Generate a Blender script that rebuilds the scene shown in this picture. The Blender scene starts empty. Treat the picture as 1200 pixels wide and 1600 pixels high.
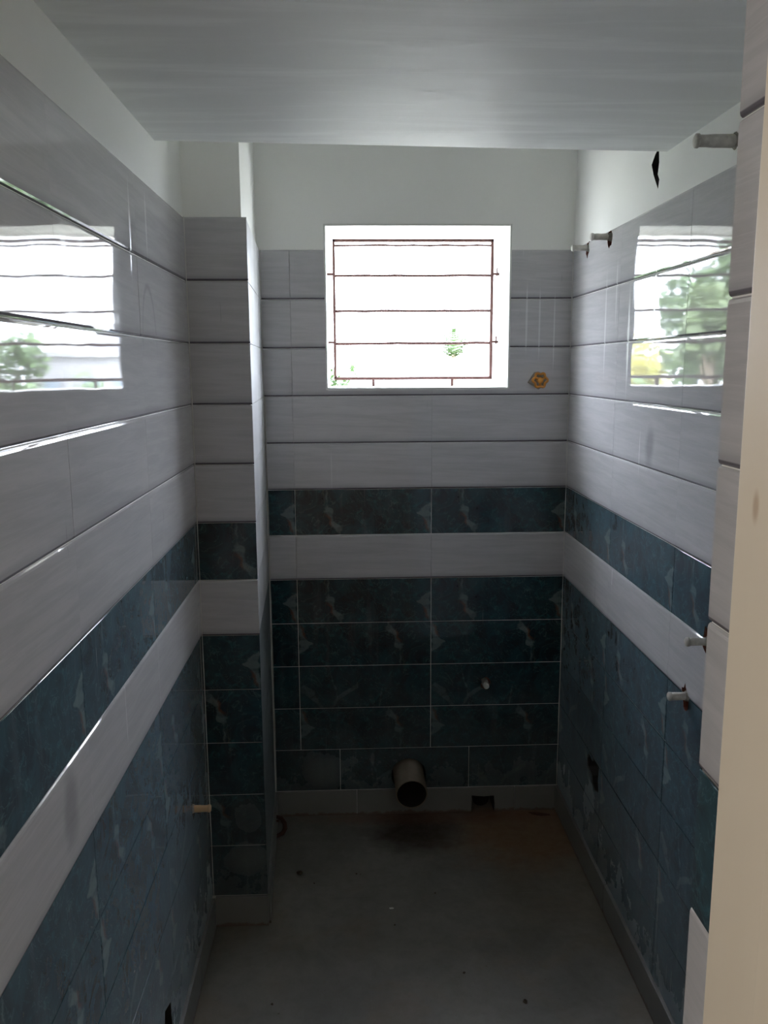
import bpy, bmesh, math, random
from mathutils import Vector, Matrix
random.seed(7)
sc = bpy.context.scene
C = sc.collection

# ------------------------------------------------------------------ camera
YAW, PITCH, ROLL, FPX = 0.0383, -0.1712, -0.0057, 1308.69
c, s = math.cos, math.sin
fw = Vector((s(YAW)*c(PITCH), c(YAW)*c(PITCH), s(PITCH)))
rt = Vector((c(YAW), -s(YAW), 0))
up = rt.cross(fw)
rt, up = rt*c(ROLL)+up*s(ROLL), up*c(ROLL)-rt*s(ROLL)
cam_data = bpy.data.cameras.new('camera')
cam = bpy.data.objects.new('camera', cam_data); C.objects.link(cam)
cam_data.sensor_fit = 'HORIZONTAL'; cam_data.sensor_width = 36.0
cam_data.lens = 36.0*FPX/1200.0; cam_data.clip_start = 0.02; cam_data.clip_end = 300
cam.matrix_world = Matrix(((rt.x, up.x, -fw.x, 0), (rt.y, up.y, -fw.y, 0), (rt.z, up.z, -fw.z, 1.5501), (0, 0, 0, 1)))
sc.camera = cam

# ------------------------------------------------------------------ world, sun, lamps, exposure
sc.view_settings.view_transform = 'Standard'
sc.view_settings.look = 'None'
sc.view_settings.gamma = 1.0
sc.view_settings.use_curve_mapping = False
sc.view_settings.exposure = 1.2
sc.cycles.diffuse_bounces = 10
sc.cycles.max_bounces = 16
W = bpy.data.worlds.new('overcast_sky'); sc.world = W
W.use_nodes = True
wn = W.node_tree.nodes; wl = W.node_tree.links; wn.clear()
wo = wn.new('ShaderNodeOutputWorld'); wb = wn.new('ShaderNodeBackground')
tc = wn.new('ShaderNodeTexCoord'); sx = wn.new('ShaderNodeSeparateXYZ'); mr = wn.new('ShaderNodeMapRange')
cr = wn.new('ShaderNodeMix'); cr.data_type = 'RGBA'
wl.new(tc.outputs['Generated'], sx.inputs[0]); wl.new(sx.outputs['Z'], mr.inputs['Value'])
mr.inputs['From Min'].default_value = -0.05; mr.inputs['From Max'].default_value = 0.9
wl.new(mr.outputs[0], cr.inputs['Factor'])
cr.inputs['A'].default_value = (0.37, 0.405, 0.45, 1); cr.inputs['B'].default_value = (0.90, 0.97, 1.10, 1)   # overcast: brighter overhead
wl.new(cr.outputs['Result'], wb.inputs['Color'])
wb.inputs['Strength'].default_value = 17.0
wl.new(wb.outputs[0], wo.inputs[0])

def lamp(name, kind, loc, rot, **kw):
    d = bpy.data.lights.new(name, kind)
    for k, v in kw.items(): setattr(d, k, v)
    o = bpy.data.objects.new(name, d); C.objects.link(o); o.location = loc; o.rotation_euler = rot
    return o
lamp('sun', 'SUN', (0, -5, 12), (math.radians(38), 0, math.radians(-25)), energy=4.0, color=(1, .93, .82), angle=math.radians(3))
# added area lamp standing in for the unseen hall's daylight; no window built
hall = lamp('hall_fill_light', 'AREA', (-1.95, -0.55, 1.6), (0, math.radians(-90), 0), energy=9.5, color=(1.0, .93, .84), shape='RECTANGLE', size=1.1, size_y=1.2)

# ------------------------------------------------------------------ fitted sizes (metres)
XL, XR, XB, XP = -0.406, 0.714, -0.279, -0.250     # left wall, right wall, column side at the back and at its front
YP, YB = 2.151, 2.732                              # column front, back wall
R = 0.1519
def zk(k): return 1.1544-(k-5)*R                   # joint heights; k=0 tile top, k=12 top of skirting
ZT = 1.9138; SK = 0.0912; ZC = 2.022; ZU = 2.80
TH = 0.004                                         # tiles stand proud of the bed

# ------------------------------------------------------------------ node helpers
class NT:
    def __init__(self, name):
        self.m = bpy.data.materials.new(name); self.m.use_nodes = True
        self.t = self.m.node_tree; self.n = self.t.nodes; self.l = self.t.links
        self.b = self.n['Principled BSDF']
    def put(self, inp, v):
        if isinstance(v, bpy.types.NodeSocket): self.l.new(v, inp)
        elif v is not None:
            if isinstance(v, (tuple, list)) and len(v) == 3 and inp.type == 'RGBA': v = (*v, 1)
            inp.default_value = v
    def math(self, op, a, b=None, cc=None, clamp=False):
        n = self.n.new('ShaderNodeMath'); n.operation = op; n.use_clamp = clamp
        self.put(n.inputs[0], a)
        if b is not None: self.put(n.inputs[1], b)
        if cc is not None: self.put(n.inputs[2], cc)
        return n.outputs[0]
    def vmath(self, op, a, b=None, out=0):
        n = self.n.new('ShaderNodeVectorMath'); n.operation = op
        self.put(n.inputs[0], a)
        if b is not None: self.put(n.inputs[1], b)
        return n.outputs[out]
    def mix(self, f, a, b, mode='MIX'):
        n = self.n.new('ShaderNodeMix'); n.data_type = 'RGBA'; n.blend_type = mode
        self.put(n.inputs['Factor'], f); self.put(n.inputs['A'], a); self.put(n.inputs['B'], b)
        return n.outputs['Result']
    def step(self, v, lo, hi, a=0.0, b=1.0):
        n = self.n.new('ShaderNodeMapRange'); n.interpolation_type = 'SMOOTHSTEP'
        self.put(n.inputs['Value'], v)
        for k, x in zip(('From Min', 'From Max', 'To Min', 'To Max'), (lo, hi, a, b)): n.inputs[k].default_value = x
        return n.outputs[0]
    def noise(self, vec, scale=5, detail=3, rough=.55, dist=0.0, out=0):
        n = self.n.new('ShaderNodeTexNoise'); self.put(n.inputs['Vector'], vec)
        n.inputs['Scale'].default_value = scale; n.inputs['Detail'].default_value = detail
        n.inputs['Roughness'].default_value = rough; n.inputs['Distortion'].default_value = dist
        return n.outputs[out]
    def scl(self, vec, k): return self.vmath('MULTIPLY', vec, k)
    def pos(self): return self.n.new('ShaderNodeNewGeometry').outputs['Position']
    def sep(self, v):
        n = self.n.new('ShaderNodeSeparateXYZ'); self.l.new(v, n.inputs[0]); return n.outputs
    def comb(self, x, y, z=0.0):
        n = self.n.new('ShaderNodeCombineXYZ')
        self.put(n.inputs[0], x); self.put(n.inputs[1], y); self.put(n.inputs[2], z); return n.outputs[0]
    def uv(self): return self.n.new('ShaderNodeTexCoord').outputs['UV']
    def rnd(self): return self.n.new('ShaderNodeObjectInfo').outputs['Random']
    def curve(self, v, pts):
        n = self.n.new('ShaderNodeFloatCurve'); cu = n.mapping.curves[0]
        pts = sorted(pts)
        cu.points[0].location = pts[0]; cu.points[-1].location = pts[-1]
        for q in pts[1:-1]: cu.points.new(*q)
        n.mapping.update(); self.put(n.inputs['Value'], v)
        return n.outputs[0]
    def bump(self, h, strength=.2, dist=.002):
        n = self.n.new('ShaderNodeBump'); n.inputs['Strength'].default_value = strength
        n.inputs['Distance'].default_value = dist; self.l.new(h, n.inputs['Height'])
        self.l.new(n.outputs[0], self.b.inputs['Normal'])
    def spot(self, p, centre, radii, noise, jag=1.1, edge=(1.3, .35)):
        """soft-edged blotch of dust or dirt lying at a place on the surface"""
        d = self.vmath('SUBTRACT', p, centre); d = self.vmath('DIVIDE', d, radii)
        ln = self.vmath('LENGTH', d, out=1)
        ln = self.math('ADD', ln, self.math('MULTIPLY', self.math('SUBTRACT', noise, .5), jag))
        return self.step(ln, *edge)
    def fin(self, col=None, rough=None, spec=None):
        if col is not None: self.put(self.b.inputs['Base Color'], col)
        if rough is not None: self.put(self.b.inputs['Roughness'], rough)
        if spec is not None:
            self.put(self.b.inputs['Specular IOR Level'], spec)
            self.b.inputs['Sheen Weight'].default_value = max(.20, self.b.inputs['Sheen Weight'].default_value); self.b.inputs['Sheen Roughness'].default_value = .45
        return self.m
def simple(name, col, rough=.6, metal=0.0, var=.15, scale=40):
    t = NT(name); n = t.noise(t.pos(), scale, 4)
    col = t.mix(n, tuple(x*(1-var) for x in col), tuple(min(1, x*(1+var)) for x in col))
    t.b.inputs['Metallic'].default_value = metal
    t.bump(n, .15, .001)
    return t.fin(col, rough)

def tile_common(t, col, dustcol=(.20, .205, .20), low=.55, gloss=.03, streak=.45):
    """cement film, drips and dust left on the glazed tiles"""
    p = t.pos(); xyz = t.sep(p)
    film = t.noise(t.scl(p, (9, 9, 1.1)), 3.0, 4, .6)
    drip = t.noise(t.scl(p, (42, 42, .9)), 2.4, 2, .5)
    area = t.noise(p, 2.3, 2, .5)
    dripm = t.math('MULTIPLY', t.step(drip, .68, .73), t.step(area, .55, .66))
    filmm = t.step(film, .50, .78)
    lown = t.noise(p, 11, 5, .65)
    zz = t.math('ADD', xyz[2], t.math('MULTIPLY', t.math('SUBTRACT', lown, .5), .55))
    lowm = t.step(zz, low, .02)
    sp = t.noise(p, 160, 2, .6)
    speck = t.math('MULTIPLY', t.step(sp, .66, .74), t.step(zz, .6, .0))
    wht = t.math('MAXIMUM', t.spot(p, (.45*0-.115, YB, .165), (.085, .2, .085), lown, .9, (1.5, .1)), t.spot(p, (-.31, YP, .20), (.07, .2, .06), lown, .9, (1.5, .1)))
    wht = t.math('MAXIMUM', wht, t.math('MULTIPLY', t.spot(p, (-.30, YP, .33), (.07, .2, .07), lown), .5))
    wht = t.math('MAXIMUM', wht, t.math('MULTIPLY', t.spot(p, (XR, 2.35, .25), (.3, .42, .26), lown, .6, (1.5, .0)), .45))
    wht = t.math('MAXIMUM', wht, t.math('MULTIPLY', t.spot(p, (XL, 1.85, .30), (.3, .45, .30), lown, .6, (1.5, .0)), .35))
    dust = t.math('MULTIPLY', lowm, .46)
    dust = t.math('MAXIMUM', dust, t.math('MULTIPLY', wht, .92))
    col = t.mix(dust, col, dustcol)
    col = t.mix(t.math('MULTIPLY', speck, .5), col, (.30, .30, .28))
    col = t.mix(t.math('MULTIPLY', filmm, .10*streak*2), col, (.45, .46, .47))
    col = t.mix(t.math('MULTIPLY', dripm, .45*streak), col, (.72, .74, .74))
    rough = t.math('ADD', gloss, t.math('MULTIPLY', filmm, .04))
    rough = t.math('ADD', rough, t.math('MULTIPLY', dripm, .35))
    rough = t.math('ADD', rough, t.math('MULTIPLY', dust, .55), clamp=True)
    wav = t.noise(p, 5.5, 1, .5)
    t.bump(wav, .05, .02)
    return col, rough

# light grey-lilac streaked tile, darker towards a rim at its foot
def m_light():
    t = NT('light_grey_tile')
    u = t.sep(t.uv())
    off = t.math('MULTIPLY', t.rnd(), 37.0)
    v = t.comb(t.math('ADD', t.math('MULTIPLY', u[0], 1.3), off), t.math('ADD', t.math('MULTIPLY', u[1], 5.0), t.math('MULTIPLY', u[0], .35)), off)
    a = t.noise(v, 1.7, 6, .62, .5); b = t.noise(t.scl(v, (1, 3.2, 1)), 3.0, 3, .6, .3)
    col = t.mix(t.step(a, .32, .70), LIGHT_A, LIGHT_B)
    col = t.mix(t.math('MULTIPLY', t.step(b, .52, .75), .35), col, LIGHT_C)
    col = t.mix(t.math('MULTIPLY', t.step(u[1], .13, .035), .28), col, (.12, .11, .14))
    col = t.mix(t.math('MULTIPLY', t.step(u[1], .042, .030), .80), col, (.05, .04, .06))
    col, rough = tile_common(t, col, low=.3)
    # smears and thumb marks on the side walls
    p = t.pos(); n = t.noise(p, 14, 3)
    sm = t.math('MAXIMUM', t.spot(p, (XL, 1.11, .94), (.2, .03, .055), n), t.spot(p, (XR, 1.97, 1.36), (.2, .03, .05), n))
    sm = t.math('MAXIMUM', sm, t.spot(p, (XL, 1.80, 1.10), (.2, .012, .03), n))
    col = t.mix(t.math('MULTIPLY', sm, .45), col, (.16, .16, .17))
    nz = t.noise(t.scl(p, (60, 60, 6)), 1.0, 2); dr = None
    for ctr, rad in (((.565, YB, 1.70), (.0035, .2, .12)), ((.607, YB, 1.69), (.003, .2, .11)), ((.655, YB, 1.66), (.003, .2, .13)),
                     ((XR, 2.36, 1.66), (.2, .008, .16)), ((XR, 2.27, 1.74), (.2, .006, .10)), ((XR, 2.16, 1.62), (.2, .007, .17)),
                     ((XR, 1.98, 1.70), (.2, .006, .14)), ((XL, 1.62, 1.80), (.2, .006, .10)), ((XL, 1.75, 1.83), (.2, .006, .07))):
        q = t.spot(p, ctr, rad, nz, .6, (1.1, .5)); dr = q if dr is None else t.math('MAXIMUM', dr, q)
    col = t.mix(t.math('MULTIPLY', dr, .42), col, (.86, .88, .88)); rough = t.math('ADD', rough, t.math('MULTIPLY', dr, .2))
    e_ = t.vmath('LENGTH', t.vmath('DIVIDE', t.vmath('SUBTRACT', p, (XL, 1.735, 1.585)), (.4, .058, .125)), out=1)  # arc of a reflection, painted into the left wall's tile colour
    ring = t.step(t.math('ABSOLUTE', t.math('SUBTRACT', e_, 1.0)), .10, .0)
    ring = t.math('MULTIPLY', ring, t.step(t.sep(p)[2], 1.56, 1.64))
    col = t.mix(t.math('MULTIPLY', ring, .35), col, (.22, .22, .24))
    sc1 = t.noise(t.scl(p, (90, 90, 5)), 1.0, 2)
    col = t.mix(t.math('MULTIPLY', t.step(sc1, .76, .79), .35), col, (.13, .12, .12))
    return t.fin(col, rough, .55)
LIGHT_A, LIGHT_B, LIGHT_C = (.47, .465, .48), (.545, .535, .55), (.60, .59, .605)

# teal marble tile; kind picks which print it carries
def m_dark(kind):
    t = NT('teal_marble_tile_' + kind.lower())
    uu = t.sep(t.uv()); U = uu[0]; V = t.math('SUBTRACT', 1.0, uu[1])
    if kind == 'B': U = t.math('SUBTRACT', 1.0, U); V = uu[1]
    v2 = t.comb(t.math('MULTIPLY', U, 3.0), V, 0.0)
    off = {'A': 0.0, 'B': 0.0, 'C': 9.0}[kind]
    vo = t.vmath('ADD', v2, (off, off, off))
    n1 = t.noise(vo, 1.6, 6, .6, .8); n2 = t.noise(vo, 3.3, 6, .65, 1.4); n3 = t.noise(vo, 9, 4, .6)
    col = t.mix(t.step(n1, .35, .65), (.004, .014, .022), (.010, .046, .060))
    col = t.mix(t.math('MULTIPLY', t.step(n2, .52, .72), .75), col, (.016, .090, .105))
    col = t.mix(t.math('MULTIPLY', t.step(n2, .42, .30), .6), col, (.002, .006, .014))
    thin = t.math('ABSOLUTE', t.math('SUBTRACT', t.noise(vo, 1.9, 4, .6, 1.2), .5))
    col = t.mix(t.math('MULTIPLY', t.step(thin, .010, .001), .30), col, (.10, .20, .20))
    w1 = t.math('MULTIPLY', t.math('SUBTRACT', t.noise(vo, 5.5, 3, .6), .5), .05)
    w2 = t.math('MULTIPLY', t.math('SUBTRACT', n3, .5), .045)
    Uw = t.math('ADD', U, w1)
    def vein(ctr, wid, colour, lo=-.005, hi=.010, k=.8, orange=None):
        nonlocal col
        cc = t.curve(V, ctr); ww = t.curve(V, wid)
        d = t.math('SUBTRACT', Uw, cc)
        sd = t.math('SUBTRACT', t.math('ADD', ww, t.math('MULTIPLY', w2, .6)), t.math('ABSOLUTE', d))
        if orange:
            side = t.math('MULTIPLY', t.step(sd, -.020, -.004), t.step(t.math('MULTIPLY', d, -1.0), -.002, .010))
            col = t.mix(t.math('MULTIPLY', side, t.step(t.math('ABSOLUTE', t.math('SUBTRACT', V, orange)),   .20, .06, 0, .6)), col, (.13, .05, .02))
        col = t.mix(t.math('MULTIPLY', t.math('MULTIPLY', t.step(sd, lo, hi), t.step(n2, .32, .58, .25, .9)), k), col, colour)
    G = (.12, .17, .17)
    if kind in 'AB':
        vein([(0, .235), (.2, .228), (.36, .235), (.48, .250), (.60, .262), (.72, .275), (.84, .310), (.95, .325), (1, .33)],
             [(0, .006), (.2, .008), (.34, .004), (.40, .022), (.48, .036), (.58, .016), (.70, .014), (.80, .034), (.90, .030), (.96, .008), (1, .010)], G, orange=.68)
        vein([(0, 1.0), (.28, 1.0), (.40, .965), (.52, .945), (.64, .965), (.78, .985), (1, .985)],
             [(0, 0), (.28, .0), (.36, .022), (.48, .038), (.54, .05), (.64, .020), (.80, .016), (1, .012)], G, orange=.80)
        vein([(0, .205), (.3, .215), (1, .19)], [(0, .006), (.3, .002), (1, 0)], (.12, .16, .10), k=.5)
    else:
        vein([(0, .22), (.25, .245), (.5, .27), (.75, .285), (1, .29)], [(0, .004), (.3, .003), (.6, .004), (1, .003)], (.13, .20, .20), k=.7)
        vein([(0, .46), (.25, .44), (.5, .43), (.62, .36), (.75, .30), (1, .24)], [(0, 0), (.4, .003), (.55, .03), (.7, .03), (.85, .018), (1, .01)], G, k=.5)
        vein([(0, .0), (.45, .03), (.62, .07), (.8, .12), (1, .17)], [(0, 0), (.42, .0), (.55, .05), (.7, .035), (.85, .02), (1, .012)], G, k=.45)
        vein([(0, .62), (.5, .63), (.7, .625), (1, .60)], [(0, 0), (.5, 0), (.7, .008), (1, .006)], G, k=.6)
    t.b.inputs['Sheen Tint'].default_value = (.70, .86, 1, 1)
    t.b.inputs['Sheen Weight'].default_value = .24
    col, rough = tile_common(t, col, (.110, .125, .130), low=.62, streak=.30, gloss=.05)
    return t.fin(col, rough, .55)

def m_plaster(name, a, b, rough=.65, brush=None):
    t = NT(name); p = t.pos()
    n = t.noise(p, 3, 4); f = t.noise(p, 60, 3)
    col = t.mix(n, a, b)
    if brush:
        st = t.noise(t.scl(p, brush), 1.0, 4, .6, .6)
        col = t.mix(t.math('MULTIPLY', t.step(st, .42, .72), .55), col, tuple(min(1, x*1.18) for x in b))
        rough = t.math('ADD', rough, t.math('MULTIPLY', st, .25))
        t.bump(t.math('ADD', st, t.math('MULTIPLY', f, .2)), .25, .004)
    else:
        t.bump(t.math('ADD', n, t.math('MULTIPLY', f, .3)), .12, .003)
    return t.fin(col, rough)

def m_floor():
    t = NT('dusty_cement_floor'); p = t.pos()
    n = t.noise(p, 3.2, 6, .65, .4); f = t.noise(p, 30, 5, .65); g = t.noise(p, 9, 5, .65)
    col = t.mix(t.step(n, .3, .7), (.125, .121, .106), (.190, .181, .160))
    col = t.mix(t.math('MULTIPLY', t.step(f, .5, .75), .25), col, (.13, .125, .11))
    br = t.math('MULTIPLY', t.step(t.noise(p, 4.5, 5, .6, .5), .50, .68), .35)
    col = t.mix(br, col, (.19, .14, .09))
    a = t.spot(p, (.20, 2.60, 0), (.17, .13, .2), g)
    b = t.spot(p, (.58, 2.58, 0), (.30, .22, .2), g)
    e = t.spot(p, (.60, 2.30, 0), (.25, .30, .2), g)
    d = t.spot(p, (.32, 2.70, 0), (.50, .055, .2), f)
    col = t.mix(t.math('MULTIPLY', e, .25), col, (.15, .10, .05))
    col = t.mix(t.math('MULTIPLY', b, .75), col, (.17, .085, .03))
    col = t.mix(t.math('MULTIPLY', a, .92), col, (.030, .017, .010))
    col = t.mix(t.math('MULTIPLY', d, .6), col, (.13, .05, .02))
    w = t.noise(p, 55, 2); col = t.mix(t.step(w, .73, .78), col, (.10, .085, .06))
    t.bump(t.math('ADD', f, n), .3, .004)
    return t.fin(col, t.step(f, .3, .7, .42, .7))
def m_skirt():
    t = NT('dusty_skirting_tile'); p = t.pos()
    n = t.noise(p, 7, 5, .65); f = t.noise(p, 40, 4)
    col = t.mix(n, (.15, .153, .147), (.22, .22, .212))
    z = t.sep(p)[2]; z = t.math('ADD', z, t.math('MULTIPLY', t.math('SUBTRACT', f, .5), .03))
    col = t.mix(t.step(z, .014, .004, 0, .7), col, (.11, .05, .025))
    t.bump(f, .1, .001)
    return t.fin(col, .35)
def m_brick():
    t = NT('broken_brick'); n = t.noise(t.pos(), 60, 4)
    t.bump(n, .6, .004)
    return t.fin(t.mix(n, (.06, .018, .012), (.24, .075, .045)), .9)
def m_frame():
    t = NT('cream_painted_wood'); p = t.pos()
    n = t.noise(t.scl(p, (6, 6, 1)), 2.0, 4); g = t.noise(p, 5, 3)
    col = t.mix(n, (.80, .70, .56), (.86, .77, .63))
    col = t.mix(t.spot(p, (.33, .67, 1.435), (.2, .006, .014), g), col, (.62, .48, .34))
    col = t.mix(t.math('MULTIPLY', t.step(g, .62, .75), .15), col, (.40, .32, .22))
    t.bump(n, .15, .002)
    return t.fin(col, .45)
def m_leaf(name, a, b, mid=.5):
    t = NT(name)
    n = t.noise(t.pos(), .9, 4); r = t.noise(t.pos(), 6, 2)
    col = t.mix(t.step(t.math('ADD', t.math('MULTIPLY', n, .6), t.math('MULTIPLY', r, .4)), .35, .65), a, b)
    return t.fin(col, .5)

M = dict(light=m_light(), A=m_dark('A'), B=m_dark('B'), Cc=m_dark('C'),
    plaster=m_plaster('white_plaster', (.83, .835, .805), (.87, .87, .85)),
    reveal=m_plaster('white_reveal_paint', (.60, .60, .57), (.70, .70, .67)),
    slab=m_plaster('brushed_ceiling_paint', (.70, .715, .71), (.82, .835, .83), .45, (1.8, 14, 5)),
    smear=m_plaster('cement_smeared_tile', (.34, .34, .35), (.54, .54, .55), .30, (9, 9, 1.6)),
    floor=m_floor(), skirt=m_skirt(), brick=m_brick(), frame=m_frame(),
    bed=m_plaster('grout', (.50, .49, .46), (.62, .61, .58), .8),
    iron=simple('rusty_red_iron', (.085, .035, .03), .6, .2, .4), rust=simple('dark_rusted_iron', (.07, .03, .018), .8, .2, .5, 90),
    pvc=simple('grey_pvc_dusty', (.20, .165, .125), .6, 0, .3, 30), pvcw=simple('mortar_smeared_pvc', (.52, .50, .46), .6, 0, .45, 90),
    smear_low=m_plaster('dark_smeared_tile', (.10, .125, .135), (.20, .215, .22), .40, (9, 9, 1.6)), cpvc=simple('tan_pipe_plug', (.55, .36, .20), .55, 0, .15), dark=simple('dark_void_shade', (.015, .013, .012), .9),  # dark: near-black colour painting the shade inside holes and pipes
    orange=simple('orange_plastic', (.62, .27, .045), .35, 0, .15), mortar=simple('mortar', (.30, .28, .25), .9, 0, .3, 70),
    crumb=simple('dried_mud', (.06, .045, .03), .9, 0, .4), chip=simple('white_chip', (.7, .7, .66), .7),
    hall=m_plaster('hall_plaster', (.62, .58, .52), (.70, .66, .60)),
    grass=m_leaf('dry_ground', (.24, .24, .19), (.36, .35, .30)), leaf=m_leaf('green_leaves', (.03, .07, .015), (.10, .16, .045)),
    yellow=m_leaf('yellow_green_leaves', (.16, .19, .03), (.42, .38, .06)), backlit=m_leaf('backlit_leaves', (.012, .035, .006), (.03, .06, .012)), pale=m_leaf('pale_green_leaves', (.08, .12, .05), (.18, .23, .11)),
    bark=simple('bark', (.20, .16, .11), .9), wallp=simple('distant_white_render', (.22, .22, .23), .8, 0, .05, 1),
    glass=simple('dark_window_glass', (.12, .15, .18), .2, 0, .1, 1), red=simple('red_flowers', (.09, .02, .012), .6))

# ------------------------------------------------------------------ object helpers
def link(name, me, mat=None, parent=None, loc=None, kind=None):
    o = bpy.data.objects.new(name, me); C.objects.link(o)
    if mat is not None:
        for q in (mat if isinstance(mat, (list, tuple)) else [mat]): me.materials.append(q)
    if parent: o.parent = parent
    if loc is not None: o.location = loc
    if kind: o['kind'] = kind
    return o
def tag(o, label, cat, group=None):
    o['label'] = label; o['category'] = cat
    if group: o['group'] = group
    return o
def thing(name, label, cat, loc=(0, 0, 0), group=None):
    o = bpy.data.objects.new(name, None); C.objects.link(o); o.location = loc; o.empty_display_size = .05
    return tag(o, label, cat, group)
def to_mesh(bm, name, smooth=False):
    me = bpy.data.meshes.new(name); bmesh.ops.recalc_face_normals(bm, faces=bm.faces); bm.to_mesh(me); bm.free()
    if smooth:
        for p_ in me.polygons: p_.use_smooth = True
    return me
def add_box(bm, x0, x1, y0, y1, z0, z1, bev=0, mi=0):
    b = bmesh.new()
    vs = [b.verts.new(q) for q in ((x0, y0, z0), (x1, y0, z0), (x1, y1, z0), (x0, y1, z0), (x0, y0, z1), (x1, y0, z1), (x1, y1, z1), (x0, y1, z1))]
    for f in ((0, 3, 2, 1), (4, 5, 6, 7), (0, 1, 5, 4), (1, 2, 6, 5), (2, 3, 7, 6), (3, 0, 4, 7)): b.faces.new([vs[i] for i in f]).material_index = mi
    if bev: bmesh.ops.bevel(b, geom=b.edges[:], offset=bev, segments=2, profile=.5, affect='EDGES', clamp_overlap=True)
    me = bpy.data.meshes.new('tmp'); b.to_mesh(me); b.free(); bm.from_mesh(me); bpy.data.meshes.remove(me)
def box(name, x0, x1, y0, y1, z0, z1, mat, parent=None, bev=0, kind=None):
    bm = bmesh.new(); add_box(bm, x0, x1, y0, y1, z0, z1, bev)
    return link(name, to_mesh(bm, name), mat, parent, kind=kind)
def add_tube(bm, pts, radii, seg=16, cap=True, close=False):
    pts = [Vector(q) for q in pts]
    if not isinstance(radii, (list, tuple)): radii = [radii]*len(pts)
    rings = []; N = None; n = len(pts)
    for i, q in enumerate(pts):
        a = pts[i-1] if (i or close) else q; b = pts[(i+1) % n] if (i < n-1 or close) else q
        T = (b-a).normalized()
        if N is None: N = T.orthogonal().normalized()
        N = (N-T*N.dot(T)).normalized(); B = T.cross(N)
        rings.append([bm.verts.new(q+(N*math.cos(j*2*math.pi/seg)+B*math.sin(j*2*math.pi/seg))*radii[i]) for j in range(seg)])
    for i in range(n if close else n-1):
        A, Bq = rings[i], rings[(i+1) % n]
        for j in range(seg): bm.faces.new((A[j], A[(j+1) % seg], Bq[(j+1) % seg], Bq[j]))
    if cap and not close: bm.faces.new(rings[0][::-1]); bm.faces.new(rings[-1])
def tube(name, pts, radii, mat, parent=None, seg=16, smooth=True, **k):
    bm = bmesh.new(); add_tube(bm, pts, radii, seg, **k)
    return link(name, to_mesh(bm, name, smooth), mat, parent)
def hollow(bm, a, b, ro, ri, seg=40, depth=None):
    """open pipe from a to b with wall thickness, mouth at b"""
    a, b = Vector(a), Vector(b); T = (b-a).normalized(); N = T.orthogonal().normalized(); Bv = T.cross(N)
    def ring(q, r): return [bm.verts.new(q+(N*math.cos(j*2*math.pi/seg)+Bv*math.sin(j*2*math.pi/seg))*r) for j in range(seg)]
    rs = [ring(a, ro), ring(b-T*.001, ro), ring(b, ro-.001), ring(b, ri+.001), ring(b-T*.001, ri), ring(a, ri)]
    for A, Bq in zip(rs, rs[1:]):
        for j in range(seg): bm.faces.new((A[j], A[(j+1) % seg], Bq[(j+1) % seg], Bq[j]))
    bm.faces.new(rs[-1]); 

# ------------------------------------------------------------------ holes cut in walls, tiles and skirting
cutters = []
def poly_cutter(axis, pts, d0, d1, mat):
    """pts in (horizontal, z); axis 'x': hole in a side wall from X=d0 to d1, axis 'y': hole in the back wall"""
    bm = bmesh.new(); A = []; B = []
    for h, z in pts:
        if axis == 'x': A.append(bm.verts.new((d0, h, z))); B.append(bm.verts.new((d1, h, z)))
        else: A.append(bm.verts.new((h, d0, z))); B.append(bm.verts.new((h, d1, z)))
    n = len(pts)
    bm.faces.new(A[::-1]); bm.faces.new(B)
    for i in range(n): bm.faces.new((A[i], A[(i+1) % n], B[(i+1) % n], B[i]))
    o = link('hole_cutter', to_mesh(bm, 'cut'), mat)
    hs = [q[0] for q in pts]; zs = [q[1] for q in pts]
    cutters.append((o, axis, min(hs), max(hs), min(zs), max(zs), min(d0, d1), max(d0, d1)))
def ragged(h, z, rh, rz, n=13, j=.35, seed=1):
    rr = random.Random(seed); out = []
    for i in range(n):
        a = 2*math.pi*i/n; k = 1+rr.uniform(-j, j)
        out.append((h+math.cos(a)*rh*k, z+math.sin(a)*rz*k))
    return out
def do_cuts(obs):
    dg = bpy.context.evaluated_depsgraph_get()
    jobs = []
    bpy.context.view_layer.update()
    for o in obs:
        bb = [o.matrix_world @ Vector(q) for q in o.bound_box]
        lo = [min(q[i] for q in bb) for i in range(3)]; hi = [max(q[i] for q in bb) for i in range(3)]
        hit = []
        for (cu, ax, h0, h1, z0, z1, d0, d1) in cutters:
            ha, da = (1, 0) if ax == 'x' else (0, 1)
            if hi[ha] > h0 and lo[ha] < h1 and hi[2] > z0 and lo[2] < z1 and hi[da] > d0 and lo[da] < d1: hit.append(cu)
        if hit:
            for cu in hit:
                md = o.modifiers.new('cut', 'BOOLEAN'); md.operation = 'DIFFERENCE'; md.object = cu; md.solver = 'EXACT'
                md.material_mode = 'TRANSFER'
            jobs.append(o)
    dg = bpy.context.evaluated_depsgraph_get(); dg.update()
    for o in jobs:
        me = bpy.data.meshes.new_from_object(o.evaluated_get(dg), preserve_all_data_layers=True, depsgraph=dg)
        o.modifiers.clear(); o.data = me

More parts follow.
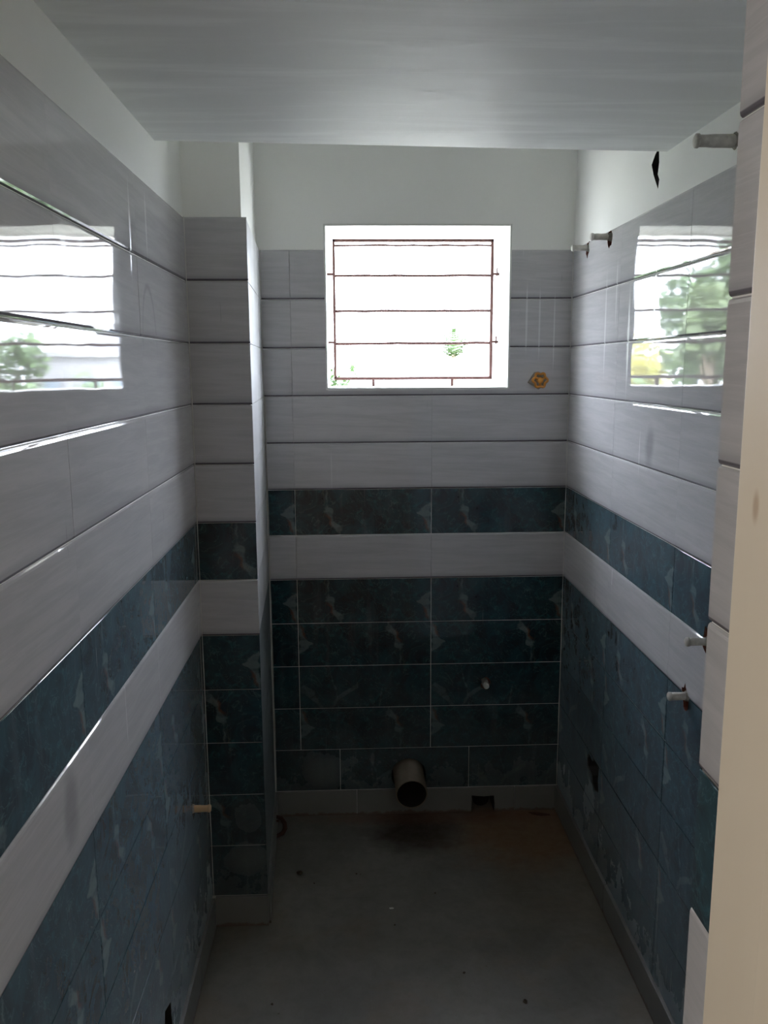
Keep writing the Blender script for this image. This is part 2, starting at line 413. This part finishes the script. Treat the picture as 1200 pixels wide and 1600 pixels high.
# ------------------------------------------------------------------ tiles
ROT = {'back': 0, 'left': math.pi/2, 'right': -math.pi/2}
cache = {}
def tile_mesh(w, h, u0, u1, light):
    key = (round(w, 3), round(h, 3), round(u0, 3), round(u1, 3), light)
    if key in cache: return cache[key]
    bm = bmesh.new(); uvl = bm.loops.layers.uv.new('UVMap')
    g = .0009; bt, bs = (.0050, .0003) if light else (.0007, .0005)
    D_ = TH if light else .0018
    g = .0009 if light else .0008; gx = .0001 if light else g
    lay = [(gx, g, 0.0), (gx, g, -D_*.35), (gx+bs*.5, g+bt*.35, -D_*.80), (gx+bs, g+bt, -D_)]
    rings = []
    for ix, iz, y in lay:
        rings.append([bm.verts.new(q) for q in ((ix, y, iz), (w-ix, y, iz), (w-ix, y, h-iz), (ix, y, h-iz))])
    for A, B in zip(rings, rings[1:]):
        for j in range(4): bm.faces.new((A[j], A[(j+1) % 4], B[(j+1) % 4], B[j]))
    bm.faces.new(rings[-1]); bm.faces.new(rings[0][::-1])
    for f in bm.faces:
        for l in f.loops:
            l[uvl].uv = (u0+(u1-u0)*l.vert.co.x/w, l.vert.co.z/h)
    cache[key] = bm
    return bm
mesh_cache = {}
def tile(side, a, z0, h, w, u0, u1, mk, parent, plane):
    """a = world coordinate of the piece's left edge as seen from inside the room"""
    light = mk == 'light'
    key = (round(w, 3), round(h, 3), round(u0, 3), round(u1, 3), mk)
    if key not in mesh_cache:
        bm = tile_mesh(w, h, u0, u1, light); me = bpy.data.meshes.new('tile')
        b2 = bm.copy(); bmesh.ops.recalc_face_normals(b2, faces=b2.faces); b2.to_mesh(me); b2.free()
        me.materials.append(M[mk]); mesh_cache[key] = me
    o = bpy.data.objects.new('tile', mesh_cache[key]); C.objects.link(o); o.parent = parent
    o.rotation_euler.z = ROT[side] + random.uniform(-.0012, .0012)
    o.location = {'back': (a, plane, z0), 'left': (plane, a, z0), 'right': (plane, a, z0)}[side]
    tiles.append(o)
    return o
tiles = []
def row_kind(k):   # k = index of the joint above the row
    return {5: 'A', 7: 'A', 8: 'B', 9: 'Cc', 10: 'B', 11: 'Cc'}.get(k, 'light')

# ------------------------------------------------------------------ shell
def slab_box(name, *a, mats=None, **k):
    return box(name, *a, mats, kind='structure', **k)
T2 = [M['plaster'], M['brick']]
floor = slab_box('floor', -2.1, 1.6, -2.3, 2.9, -.12, -.004, mats=[M['floor']])
for i, (x0, x1, y0, y1) in enumerate([(XL, .033, 1.66, 2.255), (.033, XR, 1.66, 2.255), (XL, .033, 2.255, YB), (.033, XR, 2.255, YB),
                                      (XL, .033, 1.06, 1.66), (.033, XR, 1.06, 1.66), (XL, .033, .50, 1.06), (.033, XR, .50, 1.06)]):
    bm = bmesh.new(); add_box(bm, x0+.0004, x1-.0004, y0+.0004, y1-.0004, -.004, 0)
    link('floor_tile', to_mesh(bm, 'floor_tile'), M['floor'], floor)
wall_left = slab_box('wall_left', XL-.15, XL, .56, YB+.23, -.1, ZU, mats=T2)
wall_right = slab_box('wall_right', XR, XR+.15, .56, YB+.23, -.1, ZU, mats=T2)
wall_back = slab_box('wall_back', XL, XR, YB, YB+.23, -.1, ZU, mats=T2+[M['reveal']])
# column in the back left corner, its side slightly out of square
def prism(name, pts, z0, z1, mat):
    bm = bmesh.new(); A = [bm.verts.new((*q, z0)) for q in pts]; B = [bm.verts.new((*q, z1)) for q in pts]; n = len(pts)
    bm.faces.new(A[::-1]); bm.faces.new(B)
    for i in range(n): bm.faces.new((A[i], A[(i+1) % n], B[(i+1) % n], B[i]))
    return link(name, to_mesh(bm, name), mat, kind='structure')
col_low = prism('wall_corner', [(XL, YP), (XP-.004, YP), (XB-.004, YB), (XL, YB)], -.1, ZT-.004, M['bed'])
pl = prism('plaster_facing', [(XL, YP+.008), (XP-.014, YP+.008), (XB-.012, YB), (XL, YB)], ZT-.004, ZU, M['plaster'])
pl.parent = col_low; del pl['kind']
# upper ceiling and the low slab over the near part
slab_box('ceiling', -2.1, 1.6, -2.3, YB+.23, ZU, ZU+.12, mats=[M['plaster']])
loft = prism('ceiling', [(XL, .56), (XR, .56), (XR, 1.958), (XL, 1.884)], ZC, ZC+.10, M['slab'])
# front wall with the doorway, and the hall behind the camera
wf = prism('wall_front', [(.346, .60), (XR, .60), (XR, .767), (.346, .767)], -.1, ZC, T2)
box('lintel', XL, XR, .56, .767, ZC+.1, ZU, M['plaster'], wf)
slab_box('wall_hall_right', .80+.15-.09, .80+.2, -2.2, .56, -.1, ZU, mats=[M['hall']])
slab_box('wall_hall_back', -2.1, 1.0, -2.3, -2.2, -.1, ZU, mats=[M['hall']])
slab_box('wall_hall_left', -2.1, -2.0, -2.2, .66, -.1, ZU, mats=[M['hall']])
slab_box('wall_hall_front', -2.0, XL-.15, .56, .66, -.1, ZU, mats=[M['hall']])
# door frame
door = slab_box('door_1', .333, .43, .54, .706, 0, 2.0, mats=[M['frame']], bev=.004)
box('frame_stop', .3255, .335, .55, .600, 0, 2.0, M['frame'], door, .002)
box('frame_post', XL+.002, XL+.065, .52, .60, 0, 2.0, M['frame'], door, .004)
box('frame_head', XL+.065, .333, .52, .60, 1.94, 2.0, M['frame'], door, .004)

# ------------------------------------------------------------------ holes
poly_cutter('y', [(-.074, 1.486), (.507, 1.483), (.508, 1.990), (-.076, 1.984)], YB-.02, YB+.30, M['reveal'])
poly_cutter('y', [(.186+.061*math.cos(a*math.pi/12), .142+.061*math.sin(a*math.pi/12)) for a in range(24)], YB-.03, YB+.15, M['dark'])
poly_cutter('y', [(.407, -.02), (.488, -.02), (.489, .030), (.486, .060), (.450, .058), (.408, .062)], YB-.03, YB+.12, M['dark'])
poly_cutter('y', ragged(.451, .474, .017, .019, seed=5, j=.25), YB-.03, YB+.03, M['brick'])
RW = [(2.566, 1.893, .017, .022, 3), (2.352, 1.893, .022, .026, 4), (1.597, 1.003, .018, .030, 7), (1.682, .845, .017, .030, 8)]
for h, z, a, b, sd in RW: poly_cutter('x', ragged(h, z, a, b, seed=sd, j=.25), XR-.03, XR+.05, M['brick'])
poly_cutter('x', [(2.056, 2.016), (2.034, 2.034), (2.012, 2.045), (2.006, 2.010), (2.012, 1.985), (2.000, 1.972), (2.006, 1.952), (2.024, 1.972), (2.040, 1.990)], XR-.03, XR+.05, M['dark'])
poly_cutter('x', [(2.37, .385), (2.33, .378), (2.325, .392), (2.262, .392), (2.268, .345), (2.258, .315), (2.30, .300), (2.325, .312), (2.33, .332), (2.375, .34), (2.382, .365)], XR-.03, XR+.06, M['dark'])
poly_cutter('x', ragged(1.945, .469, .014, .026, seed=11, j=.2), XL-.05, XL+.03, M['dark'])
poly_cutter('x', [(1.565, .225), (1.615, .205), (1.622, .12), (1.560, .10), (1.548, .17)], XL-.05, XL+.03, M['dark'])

# ------------------------------------------------------------------ tiling
P0 = YB
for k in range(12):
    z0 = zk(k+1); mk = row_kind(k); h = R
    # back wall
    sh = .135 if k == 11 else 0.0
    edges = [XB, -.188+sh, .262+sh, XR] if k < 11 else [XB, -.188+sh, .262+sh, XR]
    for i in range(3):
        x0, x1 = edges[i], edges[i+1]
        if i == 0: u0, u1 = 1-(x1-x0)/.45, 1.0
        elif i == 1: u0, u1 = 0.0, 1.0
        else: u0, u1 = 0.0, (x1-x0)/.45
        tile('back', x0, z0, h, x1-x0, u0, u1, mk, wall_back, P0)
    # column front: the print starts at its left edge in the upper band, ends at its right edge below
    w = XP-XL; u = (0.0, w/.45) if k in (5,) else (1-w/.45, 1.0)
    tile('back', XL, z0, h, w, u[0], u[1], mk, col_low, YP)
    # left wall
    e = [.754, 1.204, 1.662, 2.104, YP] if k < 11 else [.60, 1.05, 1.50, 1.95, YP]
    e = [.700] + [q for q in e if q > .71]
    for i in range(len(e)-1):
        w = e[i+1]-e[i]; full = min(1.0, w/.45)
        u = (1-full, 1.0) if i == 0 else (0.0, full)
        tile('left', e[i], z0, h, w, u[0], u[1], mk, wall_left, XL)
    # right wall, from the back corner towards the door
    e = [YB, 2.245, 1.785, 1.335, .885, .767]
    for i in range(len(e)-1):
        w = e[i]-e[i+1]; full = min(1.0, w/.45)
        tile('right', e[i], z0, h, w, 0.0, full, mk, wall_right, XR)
# side of the column: tiles smeared over with white cement
for k in range(12):
    z0 = zk(k+1); th = math.atan2(XB-XP, YB-YP)
    for a, b in ((0, .45), (.45, .582)):
        bm = tile_mesh(b-a, R, 0, 1, False).copy(); bmesh.ops.recalc_face_normals(bm, faces=bm.faces)
        me = bpy.data.meshes.new('tile'); bm.to_mesh(me); bm.free()
        o = link('tile', me, M['smear' if k < 7 else 'smear_low'], col_low)  # lower rows take a darker smear colour
        o.rotation_euler.z = math.pi/2-th
        f = a/.582
        o.location = (XP-.004+(XB-XP)*f, YP+(YB-YP)*f, z0)
# tiled reveal of the doorway, full height
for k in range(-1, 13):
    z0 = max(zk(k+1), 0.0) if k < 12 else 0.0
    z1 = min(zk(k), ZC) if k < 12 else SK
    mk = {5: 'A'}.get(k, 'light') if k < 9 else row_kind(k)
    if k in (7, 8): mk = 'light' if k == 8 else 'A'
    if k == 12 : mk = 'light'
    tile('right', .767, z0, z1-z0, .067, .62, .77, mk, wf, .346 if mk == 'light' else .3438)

# skirting
def skirt(name, parent_wall, pieces):
    for (x0, x1, y0, y1) in pieces:
        box('skirting_tile', x0, x1, y0, y1, 0, SK-.001, M['skirt'], parent_wall, .0012); sk_list.append(C.objects[-1])
sk_list = []
bb = bpy.data.objects.new('baseboard_back', None); bl = bpy.data.objects.new('baseboard_left', None)
br = bpy.data.objects.new('baseboard_right', None); bc = bpy.data.objects.new('baseboard_corner', None)
for q in (bb, bl, br, bc): C.objects.link(q); q['kind'] = 'structure'
g = .0008
skirt('b', bb, [(XB+g, .004-g, YB-.010, YB), (.004+g, .56-g, YB-.010, YB), (.56+g, XR-.010, YB-.010, YB)])
skirt('l', bl, [(XL, XL+.010, .706, 1.30-g), (XL, XL+.010, 1.30+g, 1.90-g), (XL, XL+.010, 1.90+g, YP-.010)])
skirt('r', br, [(XR-.010, XR, 2.15+g, YB), (XR-.010, XR, 1.55+g, 2.15-g), (XR-.010, XR, .95+g, 1.55-g), (XR-.010, XR, .767, .95-g)])
skirt('c', bc, [(XL+.010, XP, YP-.010, YP)])
th = math.atan2(XB-XP, YB-YP)
o = box('skirting_tile', -.008, 0, 0, .58, 0, SK-.001, M['skirt'], bc, .0012); o.location = (XP+.006, YP, 0); o.rotation_euler.z = -th
do_cuts(tiles+sk_list+[wall_left, wall_right, wall_back])
for cu in cutters: bpy.data.objects.remove(cu[0])

for par, x, y, z1 in ((wall_back, XR-.005, YB-.005, ZT), (col_low, XL+.005, YP-.005, ZT), (wall_back, XB+.003, YB-.005, zk(3))):
    pts = [(x+random.uniform(-.0005, .0005), y, SK+(z1-SK)*i/24) for i in range(25)]
    tube('corner_grout', pts, [random.uniform(.0009, .0017) for _ in pts], M['bed'], par, 6)

# ------------------------------------------------------------------ window lining and grille
win = bpy.data.objects.new('window_1', None); C.objects.link(win); win['kind'] = 'structure'
def quadbox(name, pts8, mat, parent):
    bm = bmesh.new(); v = [bm.verts.new(q) for q in pts8]
    for f in ((0, 3, 2, 1), (4, 5, 6, 7), (0, 1, 5, 4), (1, 2, 6, 5), (2, 3, 7, 6), (3, 0, 4, 7)): bm.faces.new([v[i] for i in f])
    return link(name, to_mesh(bm, name), mat, parent)
# plaster edge bead round the inner rim (stands 5 mm proud of the tiles)
e0, e1, q0, q1 = -.074, .507, 1.4845, 1.987
box('rim_bead', e0-.006, e0, YB-.006, YB+.012, q0-.006, q1+.004, M['reveal'], win, .001)
box('rim_bead', e1, e1+.006, YB-.006, YB+.012, q0-.006, q1+.004, M['reveal'], win, .001)
box('rim_bead', e0, e1, YB-.006, YB+.012, q1-.002, q1+.004, M['reveal'], win, .001)
box('sill', e0, e1, YB-.006, YB+.225, q0-.008, q0, M['reveal'], win, .001)
GY = YB+.195
gr = thing('window_grille', 'rusty red iron bar grille set in the small bathroom window', 'grille', (.218, GY, 1.486))
def gbox(name, x0, x1, y0, y1, z0, z1, bev=.001, mat='iron'):
    return box(name, x0-.218, x1-.218, y0-GY, y1-GY, z0-1.486, z1-1.486, M[mat], gr, bev)
gx0, gx1, gz0, gz1 = -.057, .489, 1.512, 1.974
gbox('frame_rail', gx0, gx1, GY-.008, GY+.008, gz1-.009, gz1)
gbox('frame_rail', gx0, gx1, GY-.008, GY+.008, gz0-.005, gz0+.005)
gbox('frame_stile', gx0, gx0+.009, GY-.008, GY+.008, gz0, gz1)
gbox('frame_stile', gx1-.010, gx1, GY-.008, GY+.008, gz0, gz1)
for z, r_ in ((1.954, .0036), (1.8555, .0044), (1.7385, .0044), (1.6305, .0048)):
    pts = [(gx0+(gx1-gx0)*i/10-.218, random.uniform(-.0006, .0006), z-1.486+random.uniform(-.0012, .0012)) for i in range(11)]
    tube('bar', pts, r_, M['iron'], gr, 10)
for z in (1.860, 1.634):
    gbox('lug', -.076, gx0+.001, GY-.005, GY+.005, z-.004, z+.004)
    gbox('lug', gx1-.001, .509, GY-.005, GY+.005, z-.004, z+.004)
    gbox('lug_plate', gx1+.010, gx1+.014, GY-.009, GY+.009, z-.007, z+.020)
for x in (.078, .350): gbox('lug', x-.0045, x+.0045, GY-.005, GY+.005, 1.4845, gz0)

# ------------------------------------------------------------------ pipes
wp = thing('waste_pipe', 'thick grey plastic waste pipe sticking out low on the back wall', 'pipe', (.187, YB, .13))
bm = bmesh.new(); hollow(bm, (-.003, .12, .018), (.002, -.112, -.003), .0535, .0495)
for f_ in bm.faces:
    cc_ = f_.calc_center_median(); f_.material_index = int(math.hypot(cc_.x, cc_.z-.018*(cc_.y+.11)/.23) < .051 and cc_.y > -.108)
link('pipe_body', to_mesh(bm, 'pipe', True), [M['pvc'], M['dark']], wp)
bm = bmesh.new(); add_box(bm, -.012, .007, -.0592, -.0567+.004, .0, .003)
o = box('paint_chip', -.012, .006, -.092, -.078, .0488, .0505, M['chip'], wp, .0004); o.rotation_euler.x = 0.09
bm.free()
nt = thing('drain_pipe', 'dark drain mouth inside the square hole in the back skirting', 'pipe', (.447, YB, .02))
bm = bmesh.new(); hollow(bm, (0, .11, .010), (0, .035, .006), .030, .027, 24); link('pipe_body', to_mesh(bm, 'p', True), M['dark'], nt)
def stub(label, wall, h, z, L, r, mat='pvcw', tilt=0.0, collar=True, plug=True, into=.04):
    sx_ = -1 if wall == 'r' else 1
    loc = {'r': (XR, h, z), 'l': (XL, h, z), 'b': (h, YB, z)}[wall]
    t = thing('pipe_stub', label, 'pipe stub', loc)
    d = Vector({'r': (-1, 0, 0), 'l': (1, 0, 0), 'b': (0, -1, 0)}[wall]) + Vector((0, 0, tilt)); d.normalize()
    bm = bmesh.new()
    n = 7
    add_tube(bm, [d*(-into+(L+into)*i/n) for i in range(n+1)], [r*random.uniform(.94, 1.04) for i in range(n+1)], 18)
    link('pipe_body', to_mesh(bm, 'pipe_body', True), M[mat], t)
    if plug:
        bm = bmesh.new(); add_tube(bm, [d*(L-.002), d*(L+.003), d*(L+.005)], [r*1.12, r*1.12, r*.85], 18)
        link('end_plug', to_mesh(bm, 'end_plug', True), M[mat], t)
    if collar:
        bm = bmesh.new(); add_tube(bm, [d*-.03, d*-.004, d*.004], [r*1.5, r*1.45, r*1.15], 11)
        for v in bm.verts: v.co += Vector([random.uniform(-.0015, .0015) for _ in range(3)])
        link('mortar_collar', to_mesh(bm, 'mortar_collar'), M['mortar'], t)
    return t
stub('small mortar-smeared pipe stub high on the right wall, nearest the back corner', 'r', 2.572, 1.897, .046, .0085)
stub('mortar-smeared pipe stub at the tile edge left of the window reflection on the right wall', 'r', 2.372, 1.900, .046, .0090)
stub('thick pipe stub in the white plaster near the ceiling at top right', 'r', 1.610, 1.957, .072, .0115, plug=True)
stub('white pipe stub beside the doorway, upper of the two above the dark tiles', 'r', 1.597, 1.000, .040, .0085)
stub('white pipe stub in a chipped hole on the right wall where the dark tiles begin', 'r', 1.682, .849, .036, .0085)
stub('tan plugged pipe stub low on the left wall beside the column', 'l', 1.947, .469, .040, .0085, 'cpvc')
stub('short capped pipe stub in the dark tiles of the back wall', 'b', .452, .470, .018, .0085)

# concealed valve with an orange lobed hand guard
kv = thing('valve_knob', 'orange plastic valve knob on the grey tiles right of the window', 'valve', (.609, YB-.004, 1.506))
bm = bmesh.new(); n = 48; pts = []
for i in range(n):
    a = 2*math.pi*i/n; r_ = .0215+.0028*math.cos(6*a); pts.append((r_*math.cos(a), -.022, r_*math.sin(a)))
add_tube(bm, pts, .0042, 8, close=True); link('hand_ring', to_mesh(bm, 'ring', True), M['orange'], kv)
bm = bmesh.new(); add_tube(bm, [(0, .02, 0), (0, -.020, 0), (0, -.026, 0), (0, -.029, 0)], [.009, .009, .010, .006], 18)
link('hub', to_mesh(bm, 'hub', True), M['orange'], kv)
for a in (.5, 2.6, 4.7):
    tube('spoke', [(0, -.022, 0), (.020*math.cos(a), -.022, .020*math.sin(a))], [.0045, .0035], M['orange'], kv, 8)
bm = bmesh.new(); rp = ragged(-.004, 0, .030, .026, seed=3, j=.18)
A = [bm.verts.new((q[0], .0, q[1])) for q in rp]; B = [bm.verts.new((q[0]*.9, -.0015, q[1]*.9)) for q in rp]
bm.faces.new(B[::-1])
for i in range(len(rp)): bm.faces.new((A[i], A[(i+1) % len(rp)], B[(i+1) % len(rp)], B[i]))
link('mortar_patch', to_mesh(bm, 'mp'), M['mortar'], kv)

# rusty hook at the foot of the column
hk = thing('iron_hook', 'dark rusty bent iron hook at the foot of the corner column', 'hook', (-.272, 2.60, 0))
pts = [(-.01, 0, .066), (.006, 0, .070), (.022, 0, .064), (.032, -.002, .048), (.034, -.004, .030), (.026, -.006, .014), (.010, -.010, .0075), (-.004, -.012, .0065)]
tube('bent_bar', pts, [.0055, .006, .0065, .0075, .008, .0075, .0065, .0055], M['rust'], hk, 12)
tube('loose_end', [(-.010, -.002, .052), (.004, -.004, .058), (.016, -.004, .056)], [.003, .0035, .003], M['rust'], hk, 8)

# crumbs on the floor
def lump(seed, r):
    rr = random.Random(seed); bm = bmesh.new(); bmesh.ops.create_icosphere(bm, subdivisions=2, radius=r)
    for v in bm.verts: v.co *= rr.uniform(.75, 1.2); v.co.z *= .55
    return to_mesh(bm, 'mud_crumb')
for i, (x, y, r_, lb) in enumerate([
    (-.178, 2.383, .009, 'dark mud crumb with flat shape, left of centre near the column'), (.412, 1.820, .0065, 'larger dark mud crumb nearest the door on the right'),
    (.275, 1.927, .004, 'small mud crumb at the middle right of the near floor'), (.105, 2.125, .003, 'tiny dark crumb beside the white chip at floor centre'),
    (-.213, 1.841, .0035, 'small dark crumb at the near left of the floor'), (-.001, 2.372, .003, 'tiny dark crumb in front of the waste pipe, at left'),
    (.233, 2.264, .003, 'tiny dark crumb in front of the waste pipe, at right'), (-.13, 2.33, .003, 'tiny dark crumb just right of the flat mud crumb')]):
    o = link('mud_crumb', lump(i, r_), M['crumb'], loc=(x, y, r_*.42)); tag(o, lb, 'crumb', 'mud crumbs on the bathroom floor')
    o.rotation_euler.z = i*1.3
    if i == 0:
        pass
o = link('plaster_chip', lump(30, .005), M['chip'], loc=(.100, 2.198, .0022)); tag(o, 'small white plaster chip lying at the centre of the floor', 'chip'); o.scale = (1.3, .6, .8)
o = link('rust_sliver', lump(44, .016), M['rust'], loc=(.640, 2.690, .004)); tag(o, 'dark rusty sliver on the floor in the back right corner', 'debris'); o.scale = (2.2, .35, .6); o.rotation_euler.z = -.25

# ------------------------------------------------------------------ outdoors
ground = slab_box('ground', -60, 60, YB+.6, 120, -3.2, -3.0, mats=[M['grass']])
def leaves(bm, centre, rad, n, size, rr, mat=0):
    for _ in range(n):
        d = Vector((rr.gauss(0, 1), rr.gauss(0, 1), rr.gauss(0, 1))).normalized()*(rr.random()**.4)
        q = Vector(centre)+Vector((d.x*rad[0], d.y*rad[1], d.z*rad[2]))
        a = Vector((rr.uniform(-1, 1), rr.uniform(-1, 1), rr.uniform(-1, 1))).normalized(); b = a.orthogonal().normalized()
        s_ = size*rr.uniform(.6, 1.3); w = s_*.35
        v = [bm.verts.new(p_) for p_ in (q, q+a*s_*.5+b*w, q+a*s_, q+a*s_*.5-b*w)]
        bm.faces.new(v)
def tree(label, x, y, top, rad, n, size, mat, seed, group, trunk_r=.12):
    rr = random.Random(seed)
    t = thing('tree', label, 'tree', (x, y, -3), group)
    H = top+3
    bm = bmesh.new(); fork = H*.45
    add_tube(bm, [(0, 0, 0), (.05, 0, fork*.5), (0, .05, fork), (.05, 0, H*.8)], [trunk_r, trunk_r*.8, trunk_r*.65, trunk_r*.2], 10)
    blobs = []
    for i in range(9):
        a = rr.uniform(0, 6.28); k = rr.uniform(.2, .75)
        e_ = Vector((math.cos(a)*rad*k, math.sin(a)*rad*k, H-rad*rr.uniform(.25, 1.5)))
        add_tube(bm, [(0, .05, fork), (e_.x*.5, e_.y*.5, (fork+e_.z)*.5), tuple(e_)], [trunk_r*.5, trunk_r*.3, .02], 7)
        blobs.append(e_)
    link('trunk', to_mesh(bm, 'trunk', True), M['bark'], t)
    bm = bmesh.new()
    for e_ in blobs: leaves(bm, e_, (rad*.5, rad*.5, rad*.42), n//9, size, rr)
    f = link('foliage', bm_mesh(bm), M[mat], t, kind='stuff')
    return t
def bm_mesh(bm):
    me = bpy.data.meshes.new('foliage'); bm.to_mesh(me); bm.free(); return me
def shrub(label, x, y, top, rad, n, size, mat, seed, group=None, extra=None):
    rr = random.Random(seed); t = thing('bush', label, 'bush', (x, y, -3), group)
    H = top+3; bm = bmesh.new()
    for i in range(5):
        a = rr.uniform(0, 6.28)
        add_tube(bm, [(0, 0, 0), (math.cos(a)*rad*.3, math.sin(a)*rad*.3, H*.5), (math.cos(a)*rad*.5, math.sin(a)*rad*.5, H*.85)], [.05, .035, .01], 6)
    link('stems', to_mesh(bm, 'stems'), M['bark'], t)
    bm = bmesh.new()
    for i in range(8):
        a = rr.uniform(0, 6.28); k = rr.uniform(0, .7)
        leaves(bm, (math.cos(a)*rad*k, math.sin(a)*rad*k, H*rr.uniform(.35, .78)), (rad*.55, rad*.55, H*.25), n//8, size, rr)
    link('foliage', bm_mesh(bm), M[mat], t, kind='stuff')
    return t
# seen mirrored in the right wall: trees out to the left
tree('tall dense green tree mirrored at the right end of the right wall reflection', -7.0, 16.2, 4.3, 2.1, 9000, .20, 'leaf', 1, None, .2)
tree('green tree out to the left, mirrored in the middle of the right wall tiles', -3.35, 10.6, 2.45, .55, 3500, .16, 'pale', 2, None, .10)
shrub('sunlit yellow-green bush mirrored beside the back corner in the right wall', -5.4, 20.5, 2.4, 1.5, 4200, .18, 'yellow', 3)
shrub('mid-green bush mirrored low in the right wall tiles', -3.0, 12.6, 1.30, .9, 4200, .16, 'leaf', 4)
shrub('pale green bush mirrored low under the dense tree in the right wall', -4.7, 11.6, 1.35, 1.1, 4200, .16, 'pale', 5)
# seen through the window
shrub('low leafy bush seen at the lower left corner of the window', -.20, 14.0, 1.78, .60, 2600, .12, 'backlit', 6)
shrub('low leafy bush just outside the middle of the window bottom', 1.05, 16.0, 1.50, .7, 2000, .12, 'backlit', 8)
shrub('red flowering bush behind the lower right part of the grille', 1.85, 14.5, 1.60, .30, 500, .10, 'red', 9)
# slender young palm at the right of the window
pm = thing('young_palm', 'slender young palm rising at the lower right of the window', 'palm', (1.70, 14.0, -3))
tube('trunk', [(0, 0, 0), (.03, 0, 2.5), (0, 0, 4.75)], [.09, .07, .04], M['bark'], pm, 10)
bmp = bmesh.new(); rr = random.Random(3)
for i in range(19):
    a = i*2.4; L_ = rr.uniform(.5, .8); el = rr.uniform(.5, 1.35)
    spine = [Vector((math.cos(a)*L_*t_*math.cos(el), math.sin(a)*L_*t_*math.cos(el), 4.72+L_*t_*math.sin(el)-.35*L_*t_*t_)) for t_ in (0, .25, .5, .75, 1)]
    for p_, q_ in zip(spine, spine[1:]):
        T_ = (q_-p_).normalized(); sd = T_.cross(Vector((0, 0, 1))).normalized()
        for m_ in range(3):
            o_ = p_.lerp(q_, m_/3)
            for sg in (-1, 1):
                tip = o_+sd*sg*.17+T_*.12-Vector((0, 0, .05))
                bmp.faces.new([bmp.verts.new(z_) for z_ in (o_, o_+T_*.03, tip)])
link('fronds', bm_mesh(bmp), M['backlit'], pm, kind='stuff')
# mirrored in the left wall: greenery and a white building to the right
tree('green tree out to the right, mirrored at the left end of the left wall reflection', 7.4, 19.0, 2.15, 1.3, 5000, .18, 'leaf', 12, None, .14)
shrub('bushy green shrub mirrored in the middle of the left wall tiles', 4.9, 17.0, 1.75, 1.0, 3600, .16, 'leaf', 13)
shrub('pale shrub mirrored at the far left of the left wall tiles', 5.0, 13.2, 1.55, .9, 3600, .16, 'pale', 14)
bd = thing('building', 'pale flat-roofed building beyond the shrubs, mirrored in the left wall', 'building', (9.5, 38, -3))
box('wall', -3.6, 3.0, -3, 3, 0, 5.0, M['wallp'], bd); box('roof', -3.8, 3.2, -3.2, 3.2, 5.0, 5.2, M['wallp'], bd)
box('stair_tower', -1.4, .8, -2, 2, 5.2, 6.4, M['wallp'], bd)
for i in range(4):
    for z in (.9, 3.1):
        f = box('window', -3.0+i*1.5, -2.2+i*1.5, -3.06, -2.98, z, z+1.1, M['wallp'], bd)
        box('pane', -2.95+i*1.5, -2.25+i*1.5, -3.08, -3.05, z+.05, z+1.05, M['glass'], f)
